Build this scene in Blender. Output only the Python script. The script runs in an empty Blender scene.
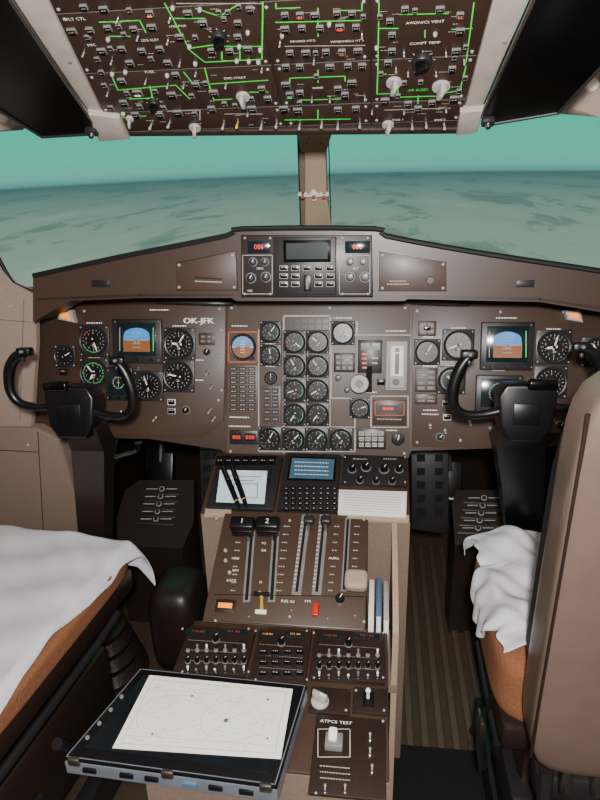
import bpy,bmesh,math,random
from mathutils import Matrix,Vector
random.seed(4)
sc=bpy.context.scene
# ------------------------------------------------------------ camera
F=620.0
yaw,pit,rol=math.radians(7.5),math.radians(20.4),math.radians(1.5)
C=Vector((.14,0,1.42))
D=Vector((-math.sin(yaw)*math.cos(pit),math.cos(yaw)*math.cos(pit),-math.sin(pit)))
R0=Vector((math.cos(yaw),math.sin(yaw),0)); U0=R0.cross(D)
U=U0*math.cos(rol)+R0*math.sin(rol); R=R0*math.cos(rol)-U0*math.sin(rol)
cd=bpy.data.cameras.new('camera'); cam=bpy.data.objects.new('camera',cd); sc.collection.objects.link(cam)
M=Matrix((R,U,-D)).transposed().to_4x4(); M.translation=C; cam.matrix_world=M
cd.sensor_fit='VERTICAL'; cd.sensor_height=36; cd.lens=F/800*36; cd.clip_start=.01
sc.camera=cam
def ray(u,v): return R*((u-300)/F)+U*((400-v)/F)+D
# ------------------------------------------------------------ materials
def lin(c):
    if isinstance(c,str):
        c=c.lstrip('#'); c=[int(c[i:i+2],16)/255 for i in (0,2,4)]
    return [x/12.92 if x<=.04045 else ((x+.055)/1.055)**2.4 for x in c]
def mat(name,col,rough=.5,metal=0,var=.10,scale=40,bump=0,es=0,coat=0):
    m=bpy.data.materials.new(name); m.use_nodes=True; nt=m.node_tree; b=nt.nodes['Principled BSDF']
    c=lin(col)
    tc=nt.nodes.new('ShaderNodeTexCoord'); n=nt.nodes.new('ShaderNodeTexNoise'); n.inputs['Scale'].default_value=scale
    n.inputs['Detail'].default_value=4
    nt.links.new(tc.outputs['Object'],n.inputs['Vector'])
    r=nt.nodes.new('ShaderNodeValToRGB')
    r.color_ramp.elements[0].position=.3; r.color_ramp.elements[1].position=.7
    r.color_ramp.elements[0].color=[x*(1-var) for x in c]+[1]; r.color_ramp.elements[1].color=[min(1,x*(1+var)) for x in c]+[1]
    nt.links.new(n.outputs['Fac'],r.inputs['Fac']); nt.links.new(r.outputs['Color'],b.inputs['Base Color'])
    b.inputs['Roughness'].default_value=rough; b.inputs['Metallic'].default_value=metal
    if coat: b.inputs['Coat Weight'].default_value=coat; b.inputs['Coat Roughness'].default_value=.25
    if es:
        nt.links.new(r.outputs['Color'],b.inputs['Emission Color']); b.inputs['Emission Strength'].default_value=es
    if bump:
        bp=nt.nodes.new('ShaderNodeBump'); bp.inputs['Strength'].default_value=bump; bp.inputs['Distance'].default_value=.004
        nt.links.new(n.outputs['Fac'],bp.inputs['Height']); nt.links.new(bp.outputs['Normal'],b.inputs['Normal'])
    return m
BR=mat('brown_paint','#3f2e24',.42,bump=.03,scale=300,coat=.08)
BR2=mat('brown_panel','#46352b',.42,bump=.03,scale=300,coat=.06)
BR3=mat('center_panel_brown','#584c43',.45,bump=.03,scale=300)
BRD=mat('dark_brown_paint','#291d17',.42,bump=.06,scale=200,coat=.1)
OVP=mat('overhead_brown','#33241c',.42)
BLK=mat('black_plastic','#0c0c0e',.33)
BLG=mat('black_gloss','#070708',.18)
VIS=mat('visor_black','#030304',.3)
BLR=mat('black_rubber','#0a0a0b',.65)
DIAL=mat('dial_black','#0c0d0f',.3)
BEZ=mat('bezel_dark_grey','#242224',.4)
GRY=mat('grey_paint','#76736f',.5)
LGR=mat('light_grey_paint','#aaa59d',.5)
STR=mat('surround_grey','#a89e94',.5)
CRM=mat('cream_plastic','#9c897c',.6,bump=.03,scale=200)
BEI=mat('beige_paint','#a8927b',.6,bump=.03,scale=200)
BEI2=mat('warm_grey_paint','#7c6a5c',.6,bump=.03,scale=200)
WHT=mat('white_marking','#f0ece4',.6)
WHM=mat('dim_white_marking','#aaa39a',.6)
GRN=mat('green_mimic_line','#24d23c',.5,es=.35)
DGR=mat('dim_green_arc','#35a050',.5,es=.1)
ORG=mat('orange_marking','#b8522c',.5)
AMB=mat('amber_lamp','#ff8a1c',.4,es=1.2)
REDL=mat('red_display','#ff2a10',.4,es=.7)
RDIM=mat('dim_red_display','#b03018',.4,es=.4)
RED=mat('red_paint','#c81e10',.4)
SKY=mat('display_blue','#3a8cd0',.4,es=.4)
ERT=mat('display_brown','#8a5630',.4,es=.2)
BSK=mat('ball_blue','#5f9fc4',.5)
BGD=mat('ball_brown','#8a5a3c',.5)
SCR=mat('display_slate','#3f5c6e',.2,es=.25)
SCD=mat('display_dark','#182528',.15)
SCT=mat('tablet_glass','#101418',.12)
SCG=mat('display_green','#3fd06a',.4,es=.6)
SCW=mat('display_pale','#bccdd6',.3,es=.4)
MET=mat('brushed_metal','#a8a6a2',.3,metal=1)
SIL=mat('silver_casing','#858b96',.35,metal=.5)
PAP=mat('white_paper','#eceae4',.8,var=.03)
INK=mat('pen_ink','#4b5a7a',.8)
PGR=mat('print_grey','#9a9c9e',.8)
CLO=mat('white_cloth','#dedde4',.9,var=.03,scale=15,bump=.1)
SHP=mat('orange_brown_fleece','#8a5838',.95,scale=180,bump=.5,var=.12)
LEA=mat('taupe_leather','#6c5950',.33,scale=22,bump=.35,coat=.35,var=.05)
LED=mat('dark_leather','#2a1d18',.4,scale=120,bump=.3)
FLO=mat('floor_brown','#4a3a2f',.5,scale=60,bump=.05,var=.12)
RIB=mat('floor_rib_brown','#5d4b3e',.45,scale=60,var=.1)
MATB=mat('black_floor_mat','#101013',.9,scale=300,bump=.5)
BLU=mat('blue_cover','#4d6c8c',.5)
YEL=mat('yellow_paint','#d8b83a',.5)
HOL=mat('void_black','#020202',.9)
# ------------------------------------------------------------ frames
class Fr:
    def __init__(s,o,a,rz=0):
        a=math.radians(a); s.o=Vector(o)
        rm=Matrix.Rotation(math.radians(rz),3,'Z')
        ex=rm@Vector((1,0,0)); ey=rm@Vector((0,math.cos(a),math.sin(a))); n=ex.cross(ey)
        s.ex,s.ey,s.n=ex,ey,n
        s.M=Matrix((ex,ey,n)).transposed().to_4x4(); s.M.translation=s.o
    def hit(s,u,v,h=0):
        r=ray(u,v); t=((s.o+s.n*h-C).dot(s.n))/r.dot(s.n); return t,C+r*t
    def loc(s,u,v,h=0):
        t,p=s.hit(u,v,h); d=p-s.o; return d.dot(s.ex),d.dot(s.ey)
    def sc(s,u,v): return s.hit(u,v)[0]/F
def at_y(u,v,y):
    r=ray(u,v); return C+r*((y-C.y)/r.y)
def at_z(u,v,z):
    r=ray(u,v); return C+r*((z-C.z)/r.z)
W={}
_tc={}
def tmesh(s):
    if s in _tc: return _tc[s]
    c=bpy.data.curves.new('t','FONT'); c.body=s; c.align_x='CENTER'; c.align_y='CENTER'; c.resolution_u=2
    o=bpy.data.objects.new('t',c); sc.collection.objects.link(o)
    dg=bpy.context.evaluated_depsgraph_get(); dg.update()
    me=bpy.data.meshes.new_from_object(o.evaluated_get(dg))
    r=([tuple(v.co) for v in me.vertices],[tuple(p.vertices) for p in me.polygons])
    bpy.data.objects.remove(o); bpy.data.curves.remove(c); bpy.data.meshes.remove(me)
    _tc[s]=r; return r
class MB:
    def __init__(s,fr=None):
        s.fr=fr; s.v=[]; s.f=[]; s.m=[]; s.mats=[]
    def mi(s,m):
        if m not in s.mats: s.mats.append(m)
        return s.mats.index(m)
    def add(s,vs,fs,m,T=None):
        o=len(s.v); k=s.mi(m)
        for q in vs:
            q=Vector(q); s.v.append(T@q if T else q)
        for f in fs: s.f.append([i+o for i in f]); s.m.append(k)
    def bm(s,b,m,T=None):
        bmesh.ops.recalc_face_normals(b,faces=b.faces)
        b.verts.ensure_lookup_table(); b.verts.index_update()
        s.add([v.co.copy() for v in b.verts],[[v.index for v in f.verts] for f in b.faces],m,T); b.free()
    def box(s,c,sz,m,bev=0,rot=None,seg=2):
        b=bmesh.new(); bmesh.ops.create_cube(b,size=1)
        for v in b.verts: v.co=Vector((v.co.x*sz[0],v.co.y*sz[1],v.co.z*sz[2]))
        if bev: bmesh.ops.bevel(b,geom=list(b.edges),offset=bev,segments=seg,affect='EDGES',profile=.5)
        T=Matrix.Translation(c)
        if rot: T=T@rot.to_4x4()
        s.bm(b,m,T)
    def poly(s,pts,z0,z1,m,bev=0,T=None,seg=2):
        b=bmesh.new(); n=len(pts)
        lo=[b.verts.new((p[0],p[1],z0)) for p in pts]; hi=[b.verts.new((p[0],p[1],z1)) for p in pts]
        b.faces.new(lo[::-1]); ft=b.faces.new(hi)
        for i in range(n): b.faces.new((lo[i],lo[(i+1)%n],hi[(i+1)%n],hi[i]))
        if bev: bmesh.ops.bevel(b,geom=list(ft.edges),offset=bev,segments=seg,affect='EDGES',profile=.5)
        s.bm(b,m,T)
    def lathe(s,prof,c,m,seg=24,T=None):
        vs=[];fs=[];n=len(prof)
        for r,z in prof:
            for i in range(seg):
                a=2*math.pi*i/seg; vs.append((r*math.cos(a),r*math.sin(a),z))
        for j in range(n-1):
            for i in range(seg):
                k=(i+1)%seg; fs.append((j*seg+i,j*seg+k,(j+1)*seg+k,(j+1)*seg+i))
        fs.append(tuple(range(seg))[::-1]); fs.append(tuple((n-1)*seg+i for i in range(seg)))
        s.add(vs,fs,m,Matrix.Translation(c)@(T if T else Matrix.Identity(4)))
    def tube(s,pts,rad,m,seg=12,sm=5,flat=1):
        P=[Vector(p) for p in pts]
        if not hasattr(rad,'__len__'): rad=[rad]*len(P)
        Q=[];Rr=[]
        for i in range(len(P)-1):
            p0=P[max(i-1,0)];p1=P[i];p2=P[i+1];p3=P[min(i+2,len(P)-1)]
            for k in range(sm):
                t=k/sm
                Q.append(.5*((2*p1)+(p2-p0)*t+(2*p0-5*p1+4*p2-p3)*t*t+(3*p1-p0-3*p2+p3)*t**3)); Rr.append(rad[i]*(1-t)+rad[i+1]*t)
        Q.append(P[-1]);Rr.append(rad[-1])
        vs=[];fs=[];N=None
        for i,q in enumerate(Q):
            t=(Q[min(i+1,len(Q)-1)]-Q[max(i-1,0)]).normalized()
            if N is None: N=t.orthogonal().normalized()
            N=(N-t*N.dot(t)).normalized(); Bn=t.cross(N)
            for k in range(seg):
                a=2*math.pi*k/seg; vs.append(q+N*math.cos(a)*Rr[i]+Bn*math.sin(a)*Rr[i]*flat)
        for i in range(len(Q)-1):
            for k in range(seg):
                l=(k+1)%seg; fs.append((i*seg+k,i*seg+l,(i+1)*seg+l,(i+1)*seg+k))
        fs.append(tuple(range(seg))[::-1]); fs.append(tuple((len(Q)-1)*seg+k for k in range(seg)))
        s.add(vs,fs,m)
    def pillow(s,c,sz,n,m,res=10,rot=None,wob=0):
        b=bmesh.new(); bmesh.ops.create_cube(b,size=2); bmesh.ops.subdivide_edges(b,edges=list(b.edges),cuts=res,use_grid_fill=True)
        for v in b.verts:
            p=v.co; k=(abs(p.x)**n+abs(p.y)**n+abs(p.z)**n)**(-1/n)
            v.co=Vector((p.x*k*sz[0]/2,p.y*k*sz[1]/2,p.z*k*sz[2]/2))
            if wob: v.co+=v.co.normalized()*wob*math.sin(v.co.x*37+v.co.y*29)*math.sin(v.co.z*41+v.co.x*17)
        T=Matrix.Translation(c)
        if rot: T=T@rot.to_4x4()
        s.bm(b,m,T)
    def quad(s,vs,m): s.add(vs,[tuple(range(len(vs)))],m)
    def P(s,u,v,h=0): return s.fr.loc(u,v,h)
    def rc(s,u0,v0,u1,v1):
        um,vm=(u0+u1)/2,(v0+v1)/2
        return s.P(u0,vm)[0],s.P(um,v1)[1],s.P(u1,vm)[0],s.P(um,v0)[1]
    def rect(s,u0,v0,u1,v1,z0,z1,m,bev=0):
        x0,y0,x1,y1=s.rc(u0,v0,u1,v1)
        s.box(((x0+x1)/2,(y0+y1)/2,(z0+z1)/2),(x1-x0,y1-y0,z1-z0),m,bev)
    def ppoly(s,pts,z0,z1,m,bev=0): s.poly([s.P(*p) for p in pts],z0,z1,m,bev)
    def line(s,pts,wpx,z,m,close=False,px=True):
        if px: w=wpx*s.fr.sc(*pts[0])/2; pts=[s.P(*p) for p in pts]
        else: w=wpx/2
        if close: pts=pts+[pts[0]]
        for a,b in zip(pts[:-1],pts[1:]):
            a=Vector((a[0],a[1],0)); b=Vector((b[0],b[1],0)); d=(b-a)
            if d.length<1e-6: continue
            d.normalize(); n=Vector((-d.y,d.x,0))*w; a=a-d*w; b=b+d*w; Z=Vector((0,0,z))
            s.quad([a-n+Z,b-n+Z,b+n+Z,a+n+Z],m)
    def frame(s,u0,v0,u1,v1,wpx,z,m): s.line([(u0,v0),(u1,v0),(u1,v1),(u0,v1)],wpx,z,m,True)
    def text(s,t,u,v,hpx,z,m,wpx=None,xy=None,h=None,bold=0):
        vs,fs=tmesh(t)
        if xy: x,y=xy; k=h
        else: x,y=s.P(u,v); k=hpx*s.fr.sc(u,v)
        kk=k/.7; kx=kk
        if wpx:
            w=max(q[0] for q in vs)-min(q[0] for q in vs); kx=wpx*s.fr.sc(u,v)/max(w,1e-4)
        for i in range(1+bold*2):
            o=(i-bold)*k*.04
            s.add([(q[0]*kx+x+o,q[1]*kk+y,z+i*.00005) for q in vs],fs,m)
    def dash(s,u,v,wpx,z,m,hpx=1.2):
        x,y=s.P(u,v); k=s.fr.sc(u,v); w=wpx*k; h=hpx*k; q=x-w/2
        while q<x+w/2-1e-5:
            l=min(random.uniform(1.1,2.6)*k,x+w/2-q); s.quad([(q,y-h/2,z),(q+l,y-h/2,z),(q+l,y+h/2,z),(q,y+h/2,z)],m); q+=l+.7*k
    def screws(s,pts,rpx,z,m):
        for u,v in pts:
            x,y=s.P(u,v); r=rpx*s.fr.sc(u,v); s.lathe([(r,z),(r*.8,z+r*.5)],(x,y,0),m,8)
    def done(s,name,parent=None,label=None,cat=None,kind=None,group=None,origin=None,sharp=35,solid=True):
        FM=s.fr.M if s.fr else Matrix.Identity(4)
        lo=[min(v[i] for v in s.v) for i in range(3)]; hi=[max(v[i] for v in s.v) for i in range(3)]
        c=Vector(origin) if origin else Vector(((lo[0]+hi[0])/2,(lo[1]+hi[1])/2,lo[2]))
        me=bpy.data.meshes.new(name); me.from_pydata([v-c for v in s.v],[],s.f)
        for m in s.mats: me.materials.append(m)
        me.polygons.foreach_set('material_index',s.m); me.polygons.foreach_set('use_smooth',[True]*len(s.f))
        me.update()
        try: me.set_sharp_from_angle(angle=math.radians(sharp))
        except Exception: pass
        o=bpy.data.objects.new(name,me); sc.collection.objects.link(o)
        return place(o,FM@Matrix.Translation(c),parent,label,cat,kind,group)
def place(o,Mw,parent=None,label=None,cat=None,kind=None,group=None):
    W[o.name]=Mw
    if parent: o.parent=parent; o.matrix_basis=W[parent.name].inverted()@Mw
    else: o.matrix_basis=Mw
    if label: o['label']=label
    if cat: o['category']=cat
    if kind: o['kind']=kind
    if group: o['group']=group
    return o
def empty(name,loc,label,cat,group=None):
    o=bpy.data.objects.new(name,None); o.empty_display_size=.05; sc.collection.objects.link(o)
    return place(o,Matrix.Translation(loc),None,label,cat,None,group)
# ------------------------------------------------------------ part makers
def gauge(par,fr,u,v,r,needle=40,sq=0,name='round_gauge',face=DIAL,arc=None,nums=True,two=False,card=False):
    x,y=fr.loc(u,v); k=fr.sc(u,v); r=r*k
    B=MB(fr)
    if sq:
        q=r*1.08; B.box((x,y,.003),(2*q,2*q,.006),BEZ,.0015)
        for a in (-1,1):
            for b in (-1,1): B.lathe([(.0022,.006),(.0016,.0072)],(x+a*q*.86,y+b*q*.86,0),LGR,8)
        base=.006
    else: base=.0
    B.lathe([(r,base),(r,base+.006),(r*.95,base+.008),(r*.87,base+.007),(r*.84,base+.003)],(x,y,0),BEZ,36)
    B.lathe([(r*.85,base+.002),(r*.85,base+.0034)],(x,y,0),face,36)
    z=base+.0036; z2=z+.0003
    if card:
        def half(a0,a1,rr,m,zz):
            B.quad([(x+rr*math.cos(math.radians(a0+(a1-a0)*i/14)),y+rr*math.sin(math.radians(a0+(a1-a0)*i/14)),zz) for i in range(15)],m)
        half(0,180,r*.8,BSK,z2); half(180,360,r*.8,BGD,z2)
        B.line([(x-r*.78,y),(x+r*.78,y)],r*.05,z2+.0003,WHT,px=False)
        for q in (-.4,-.2,.2,.4): B.line([(x-r*.15,y+q*r),(x+r*.15,y+q*r)],r*.04,z2+.0003,WHT,px=False)
        B.line([(x-r*.5,y),(x-r*.2,y),(x,y-r*.15),(x+r*.2,y),(x+r*.5,y)],r*.07,z2+.0006,ORG,px=False)
        B.lathe([(r*.16,base+.002),(r*.14,base+.014)],(x+r*.72,y-r*.82,0),BLK,12)
        return B.done(name,par)
    n=20 if r>.03 else 12
    for i in range(n):
        a=2*math.pi*i/n; L=.16 if i%(n//4)==0 else .1
        ca,sa=math.cos(a),math.sin(a); w=r*.02; r0,r1=r*(.8-L),r*.8
        B.quad([(x+ca*r0+sa*w,y+sa*r0-ca*w,z),(x+ca*r1+sa*w,y+sa*r1-ca*w,z),(x+ca*r1-sa*w,y+sa*r1+ca*w,z),(x+ca*r0-sa*w,y+sa*r0+ca*w,z)],WHM)
    if arc:
        for (a0,a1,mm) in arc:
            st=8
            for i in range(st):
                t0=math.radians(a0+(a1-a0)*i/st); t1=math.radians(a0+(a1-a0)*(i+1)/st)
                B.quad([(x+math.cos(t)*q*r,y+math.sin(t)*q*r,z2) for t,q in ((t0,.74),(t1,.74),(t1,.8),(t0,.8))],mm)
    if nums:
        m=10 if r>.03 else 5
        for i in range(m):
            a=math.pi/2-2*math.pi*i/m
            B.text(str(i),0,0,0,z2,WHM,xy=(x+math.cos(a)*r*.54,y+math.sin(a)*r*.54),h=r*.15)
        B.box((x,y-r*.3,z+.0002),(r*.5,r*.18,.0006),BEZ); B.text('20',0,0,0,z+.0008,WHT,xy=(x,y-r*.3),h=r*.13)
    g=B.done(name,par)
    if needle is not None:
        N=MB(fr); zz=z+.0012
        for q,an in enumerate([needle,needle+115] if two else [needle]):
            a=math.radians(an); d=Vector((math.cos(a),math.sin(a),0)); p=Vector((-d.y,d.x,0)); o=Vector((x,y,zz+q*.0006)); L=r*(.74 if q==0 else .5); w=r*(.05 if q==0 else .07)
            N.quad([o-d*r*.2-p*w,o+d*L*.8-p*w,o+d*L,o+d*L*.8+p*w,o-d*r*.2+p*w],WHT)
        N.lathe([(r*.12,zz-.0005),(r*.1,zz+.0018)],(x,y,0),BLK,12)
        N.done('needle',g)
    return g
def knob(par,fr,u,v,r,h=.012,m=BLK,name='rotary_knob',ang=60,z=0,base=True):
    x,y=fr.loc(u,v); r=r*fr.sc(u,v); B=MB(fr)
    if base: B.lathe([(r*1.25,z),(r*1.2,z+.0015)],(x,y,0),GRY,20)
    seg=32; prof=[(r,z+.0015),(r*.96,z+h*.75),(r*.82,z+h),(r*.4,z+h*1.02)]
    vs=[];fs=[]
    for rr,zz in prof:
        for i in range(seg):
            a=2*math.pi*i/seg; q=rr*(1-.06*(i%2)); vs.append((x+q*math.cos(a),y+q*math.sin(a),zz))
    for j in range(3):
        for i in range(seg): k=(i+1)%seg; fs.append((j*seg+i,j*seg+k,(j+1)*seg+k,(j+1)*seg+i))
    fs.append(tuple(3*seg+i for i in range(seg))); B.add(vs,fs,m)
    a=math.radians(ang); d=Vector((math.cos(a),math.sin(a),0))*r*.9; p=Vector((-d.y,d.x,0))*.1; o=Vector((x,y,z+h*1.04))
    B.quad([o-p,o+d-p,o+d+p,o+p],WHT)
    return B.done(name,par)
def bar_knob(par,fr,u,v,r,h=.014,m=GRY,name='selector_knob',ang=80):
    x,y=fr.loc(u,v); r=r*fr.sc(u,v); B=MB(fr)
    B.lathe([(r,0),(r,.003),(r*.9,.004)],(x,y,0),m,24)
    B.box((x,y,.003+h/2),(r*1.7,r*.6,h),m,r*.12,rot=Matrix.Rotation(math.radians(ang),3,'Z'))
    a=math.radians(ang); d=Vector((math.cos(a),math.sin(a),0))*r*.8; p=Vector((-d.y,d.x,0))*.09; o=Vector((x,y,h+.0032))
    B.quad([o-p,o+d-p,o+d+p,o+p],WHT)
    return B.done(name,par)
def toggle(par,fr,u,v,s=3,m=LGR,tilt=20,h=.016,name='toggle_switch',bm=MET):
    x,y=fr.loc(u,v); k=fr.sc(u,v)*s; B=MB(fr)
    B.lathe([(k*.9,0),(k*.9,.002),(k*.6,.003),(k*.6,.0045)],(x,y,0),bm,12)
    T=Matrix.Rotation(math.radians(tilt),4,'X')
    B.lathe([(k*.28,.003),(k*.36,h*.6),(k*.5,h*.9),(k*.4,h)],(x,y,0),m,12,T)
    return B.done(name,par)
def button(par,fr,u,v,w,h,lit=None,edge=GRY,name='push_button',lab=True,txt=None):
    B=MB(fr); u0,v0,u1,v1=u-w/2,v-h/2,u+w/2,v+h/2
    B.rect(u0,v0,u1,v1,0,.004,edge,.0006); B.rect(u0+.7,v0+.7,u1-.7,v1-.7,.003,.0055,BLG,.0005)
    if lit: B.rect(u0+1.3,v+.2,u1-1.3,v1-1.2,.005,.0058,lit)
    if lab: B.dash(u,v-h*.18,w*.6,.0057,WHM,1)
    return B.done(name,par)
# ------------------------------------------------------------ structure
def struct(B,name): return B.done(name,None,kind='structure')
B=MB(); B.box((0,1.0,-.02),(3.0,3.0,.04),FLO)
for i in range(7):
    x=.245+i*.040; B.box((x,1.5,.005),(.020,1.3,.010),RIB,.0045,seg=3)
struct(B,'floor')
B=MB(); B.box((0,.35,1.84),(2.1,1.7,.04),CRM); struct(B,'ceiling')
B=MB(); B.box((-1.04,.55,.9),(.04,1.9,1.9),BEI2); struct(B,'wall_left')
B=MB(); B.box((1.04,.55,.9),(.04,1.9,1.9),BEI2); struct(B,'wall_right')
B=MB(); B.box((0,2.35,.5),(3.4,.04,1.0),BRD); struct(B,'wall_front')
# windshield
FW=Fr((0,1.74,1.2),118)
glass=bpy.data.materials.new('windshield_glass'); glass.use_nodes=True; nt=glass.node_tree; nt.nodes.clear()
o_=nt.nodes.new('ShaderNodeOutputMaterial'); t_=nt.nodes.new('ShaderNodeBsdfTransparent'); g_=nt.nodes.new('ShaderNodeBsdfGlossy'); x_=nt.nodes.new('ShaderNodeMixShader')
t_.inputs[0].default_value=(.96,1,.99,1); g_.inputs['Roughness'].default_value=.05; x_.inputs[0].default_value=.02
nt.links.new(t_.outputs[0],x_.inputs[1]); nt.links.new(g_.outputs[0],x_.inputs[2]); nt.links.new(x_.outputs[0],o_.inputs[0])
for i,pp in enumerate([[(-90,70),(300,70),(304,245),(-90,300)],[(327,70),(680,70),(680,300),(330,245)]]):
    B=MB(FW); B.ppoly(pp,-.012,-.004,glass); struct(B,'window_%d'%(i+1))
B=MB(FW); B.ppoly([(305,60),(325,60),(327,190),(330,225),(336,245),(302,245),(306,222),(306,190)],-.02,.02,BEI,.006)
B.ppoly([(297,60),(305,60),(308,245),(300,245)],-.02,-.002,BEI2,.002)  # thin darker strip standing in for the shadow on the post's left side
B.ppoly([(298,130),(332,130),(327,147),(303,147)],.018,.03,BEI,.004)
B.line([(296.5,100),(301,240)],1.4,-.001,BLR); B.line([(327.5,100),(331,225)],1.2,.0,BLR)
B.screws([(308,137),(322,137),(310,222),(325,222)],1.2,.03,GRY)
struct(B,'trim_1')
B=MB(FW); B.ppoly([(-90,70),(680,70),(680,40),(-90,40)],-.02,.02,CRM); struct(B,'trim_2')
FP=Fr((0,1.37,1.1),90)
B=MB(FP); B.ppoly([(-110,175),(-50,205),(-22,225),(-10,250),(2,272),(12,284),(35,293),(36,345),(30,440),(-110,450)],-.02,.0,CRM,.004)
B.tube([(*FP.loc(*p),-.006) for p in [(-50,203),(-20,224),(-7,250),(5,273),(14,285),(34,293)]],.0045,BLR,8)
B.line([(-20,318),(30,322)],1,.0006,BEI2); B.line([(24,300),(20,420)],1,.0006,BEI2); B.screws([(10,306),(12,400)],1.6,0,LGR); struct(B,'trim_3')
B=MB(FP); B.ppoly([(640,180),(760,180),(760,450),(640,440),(640,290)],-.06,0,CRM,.012); struct(B,'trim_4')
FH=Fr((0,1.3,1.5),95)
B=MB(FH); B.ppoly([(-120,60),(0,98),(16,126),(10,131),(-120,140)],-.05,0,CRM,.01); B.screws([(3,118)],5,0,WHT); struct(B,'trim_5')
B=MB(FH); B.ppoly([(600,52),(584,75),(564,114),(600,117),(720,112),(720,40)],-.05,0,CRM,.01); B.screws([(592,85)],7,0,WHT); struct(B,'trim_6')
B=MB(Fr((0,1.36,.8),90)); B.ppoly([(-110,426),(38,428),(60,440),(76,500),(80,548),(-110,560)],-.05,0,BEI2,.008)
B.line([(38,432),(44,540)],1,.001,BR); B.line([(0,450),(38,452)],1,.001,BR); B.screws([(28,445),(30,530),(60,535)],1.5,0,LGR); struct(B,'trim_7')
# projection screen with the outside view
def view_mat():
    m=bpy.data.materials.new('projected_outside_view'); m.use_nodes=True; nt=m.node_tree; nt.nodes.clear(); N=nt.nodes.new; L=nt.links.new
    def mth(op,a,b=None,c=None):
        q=N('ShaderNodeMath'); q.operation=op
        for i,x in enumerate((a,b,c)):
            if x is None: continue
            if isinstance(x,(int,float)): q.inputs[i].default_value=x
            else: L(x,q.inputs[i])
        return q.outputs[0]
    out=N('ShaderNodeOutputMaterial'); em=N('ShaderNodeEmission'); L(em.outputs[0],out.inputs[0]); em.inputs[1].default_value=1.05
    tc=N('ShaderNodeTexCoord'); sp=N('ShaderNodeSeparateXYZ'); L(tc.outputs['Object'],sp.inputs[0])
    X,Z=sp.outputs[0],sp.outputs[2]
    h=mth('MULTIPLY_ADD',mth('MULTIPLY',X,X),.012,Z)
    hz=N('ShaderNodeMapRange'); L(h,hz.inputs[0]); hz.inputs[1].default_value=-.5; hz.inputs[2].default_value=.5
    r=N('ShaderNodeValToRGB'); L(hz.outputs[0],r.inputs[0]); e=r.color_ramp.elements
    e[0].position=0; e[0].color=lin('#8fa595')+[1]; e[1].position=.25; e[1].color=lin('#879f90')+[1]
    for p,c in ((.38,'#78948a'),(.46,'#5e7f7b'),(.492,'#4b706f'),(.504,'#62a09a'),(.53,'#6cbcae'),(.6,'#5ccab4'),(.7,'#4ccbb0'),(.8,'#42c6a8')):
        q=e.new(p); q.color=lin(c)+[1]
    d=mth('MAXIMUM',mth('MULTIPLY',h,-1),.0); dd=mth('ADD',d,.10)
    cb=N('ShaderNodeCombineXYZ'); L(mth('DIVIDE',X,dd),cb.inputs[0]); L(mth('DIVIDE',.95,dd),cb.inputs[1])
    n=N('ShaderNodeTexNoise'); n.inputs['Scale'].default_value=.8; n.inputs['Detail'].default_value=8; n.inputs['Roughness'].default_value=.66; n.inputs['Distortion'].default_value=.3; L(cb.outputs[0],n.inputs[0])
    nr=N('ShaderNodeValToRGB'); L(n.outputs['Fac'],nr.inputs[0]); ee=nr.color_ramp.elements
    ee[0].position=.34; ee[0].color=(.50,.60,.62,1); ee[1].position=.68; ee[1].color=(1.22,1.20,1.12,1); q=ee.new(.43); q.color=(.66,.74,.75,1); q=ee.new(.46); q.color=(.94,.96,.95,1); q=ee.new(.6); q.color=(1.03,1.02,1.0,1)
    fac=mth('MULTIPLY',mth('LESS_THAN',hz.outputs[0],.5),mth('MINIMUM',mth('MULTIPLY_ADD',d,5,.25),.95))
    mx=N('ShaderNodeMix'); mx.data_type='RGBA'; mx.blend_type='MULTIPLY'; L(r.outputs[0],mx.inputs[6]); L(nr.outputs[0],mx.inputs[7]); L(fac,mx.inputs[0])
    L(mx.outputs[2],em.inputs[0]); return m
VM=view_mat(); B=MB(); vs=[];fs=[];n=48
for i in range(n+1):
    a=math.radians(-62+124*i/n); x,y=2.6*math.sin(a),.5+2.6*math.cos(a)
    vs+=[(x,y,.2),(x,y,2.9)]
for i in range(n): fs.append((2*i,2*i+2,2*i+3,2*i+1))
B.add(vs,fs,VM)
B.done('projection_screen',None,'curved screen outside the windshield showing sky and green land','screen',origin=(0,3.1,1.40))
B=MB(FW); B.rect(302,188,327,190,.03,.034,WHT,.001)
for u,mm in ((304,ORG),(315,RED),(325,ORG)):
    x,y=FW.loc(u,189.5); r=.0048
    B.lathe([(.001,.03),(r*.8,.032),(r,.036),(r*.8,.040),(.001,.042)],(x,y,0),mm,12)
    x,y=FW.loc(u-3,187); B.lathe([(r*.9,.03),(r*.9,.036)],(x,y,0),WHT,10)
    x,y=FW.loc(u+3,187); B.lathe([(r*.9,.03),(r*.9,.036)],(x,y,0),WHT,10)
B.rect(313,183,317,194,.03,.034,WHT,.001)
B.done('eye_position_indicator',None,'small red and white ball sight on the center window post','sight')
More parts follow.
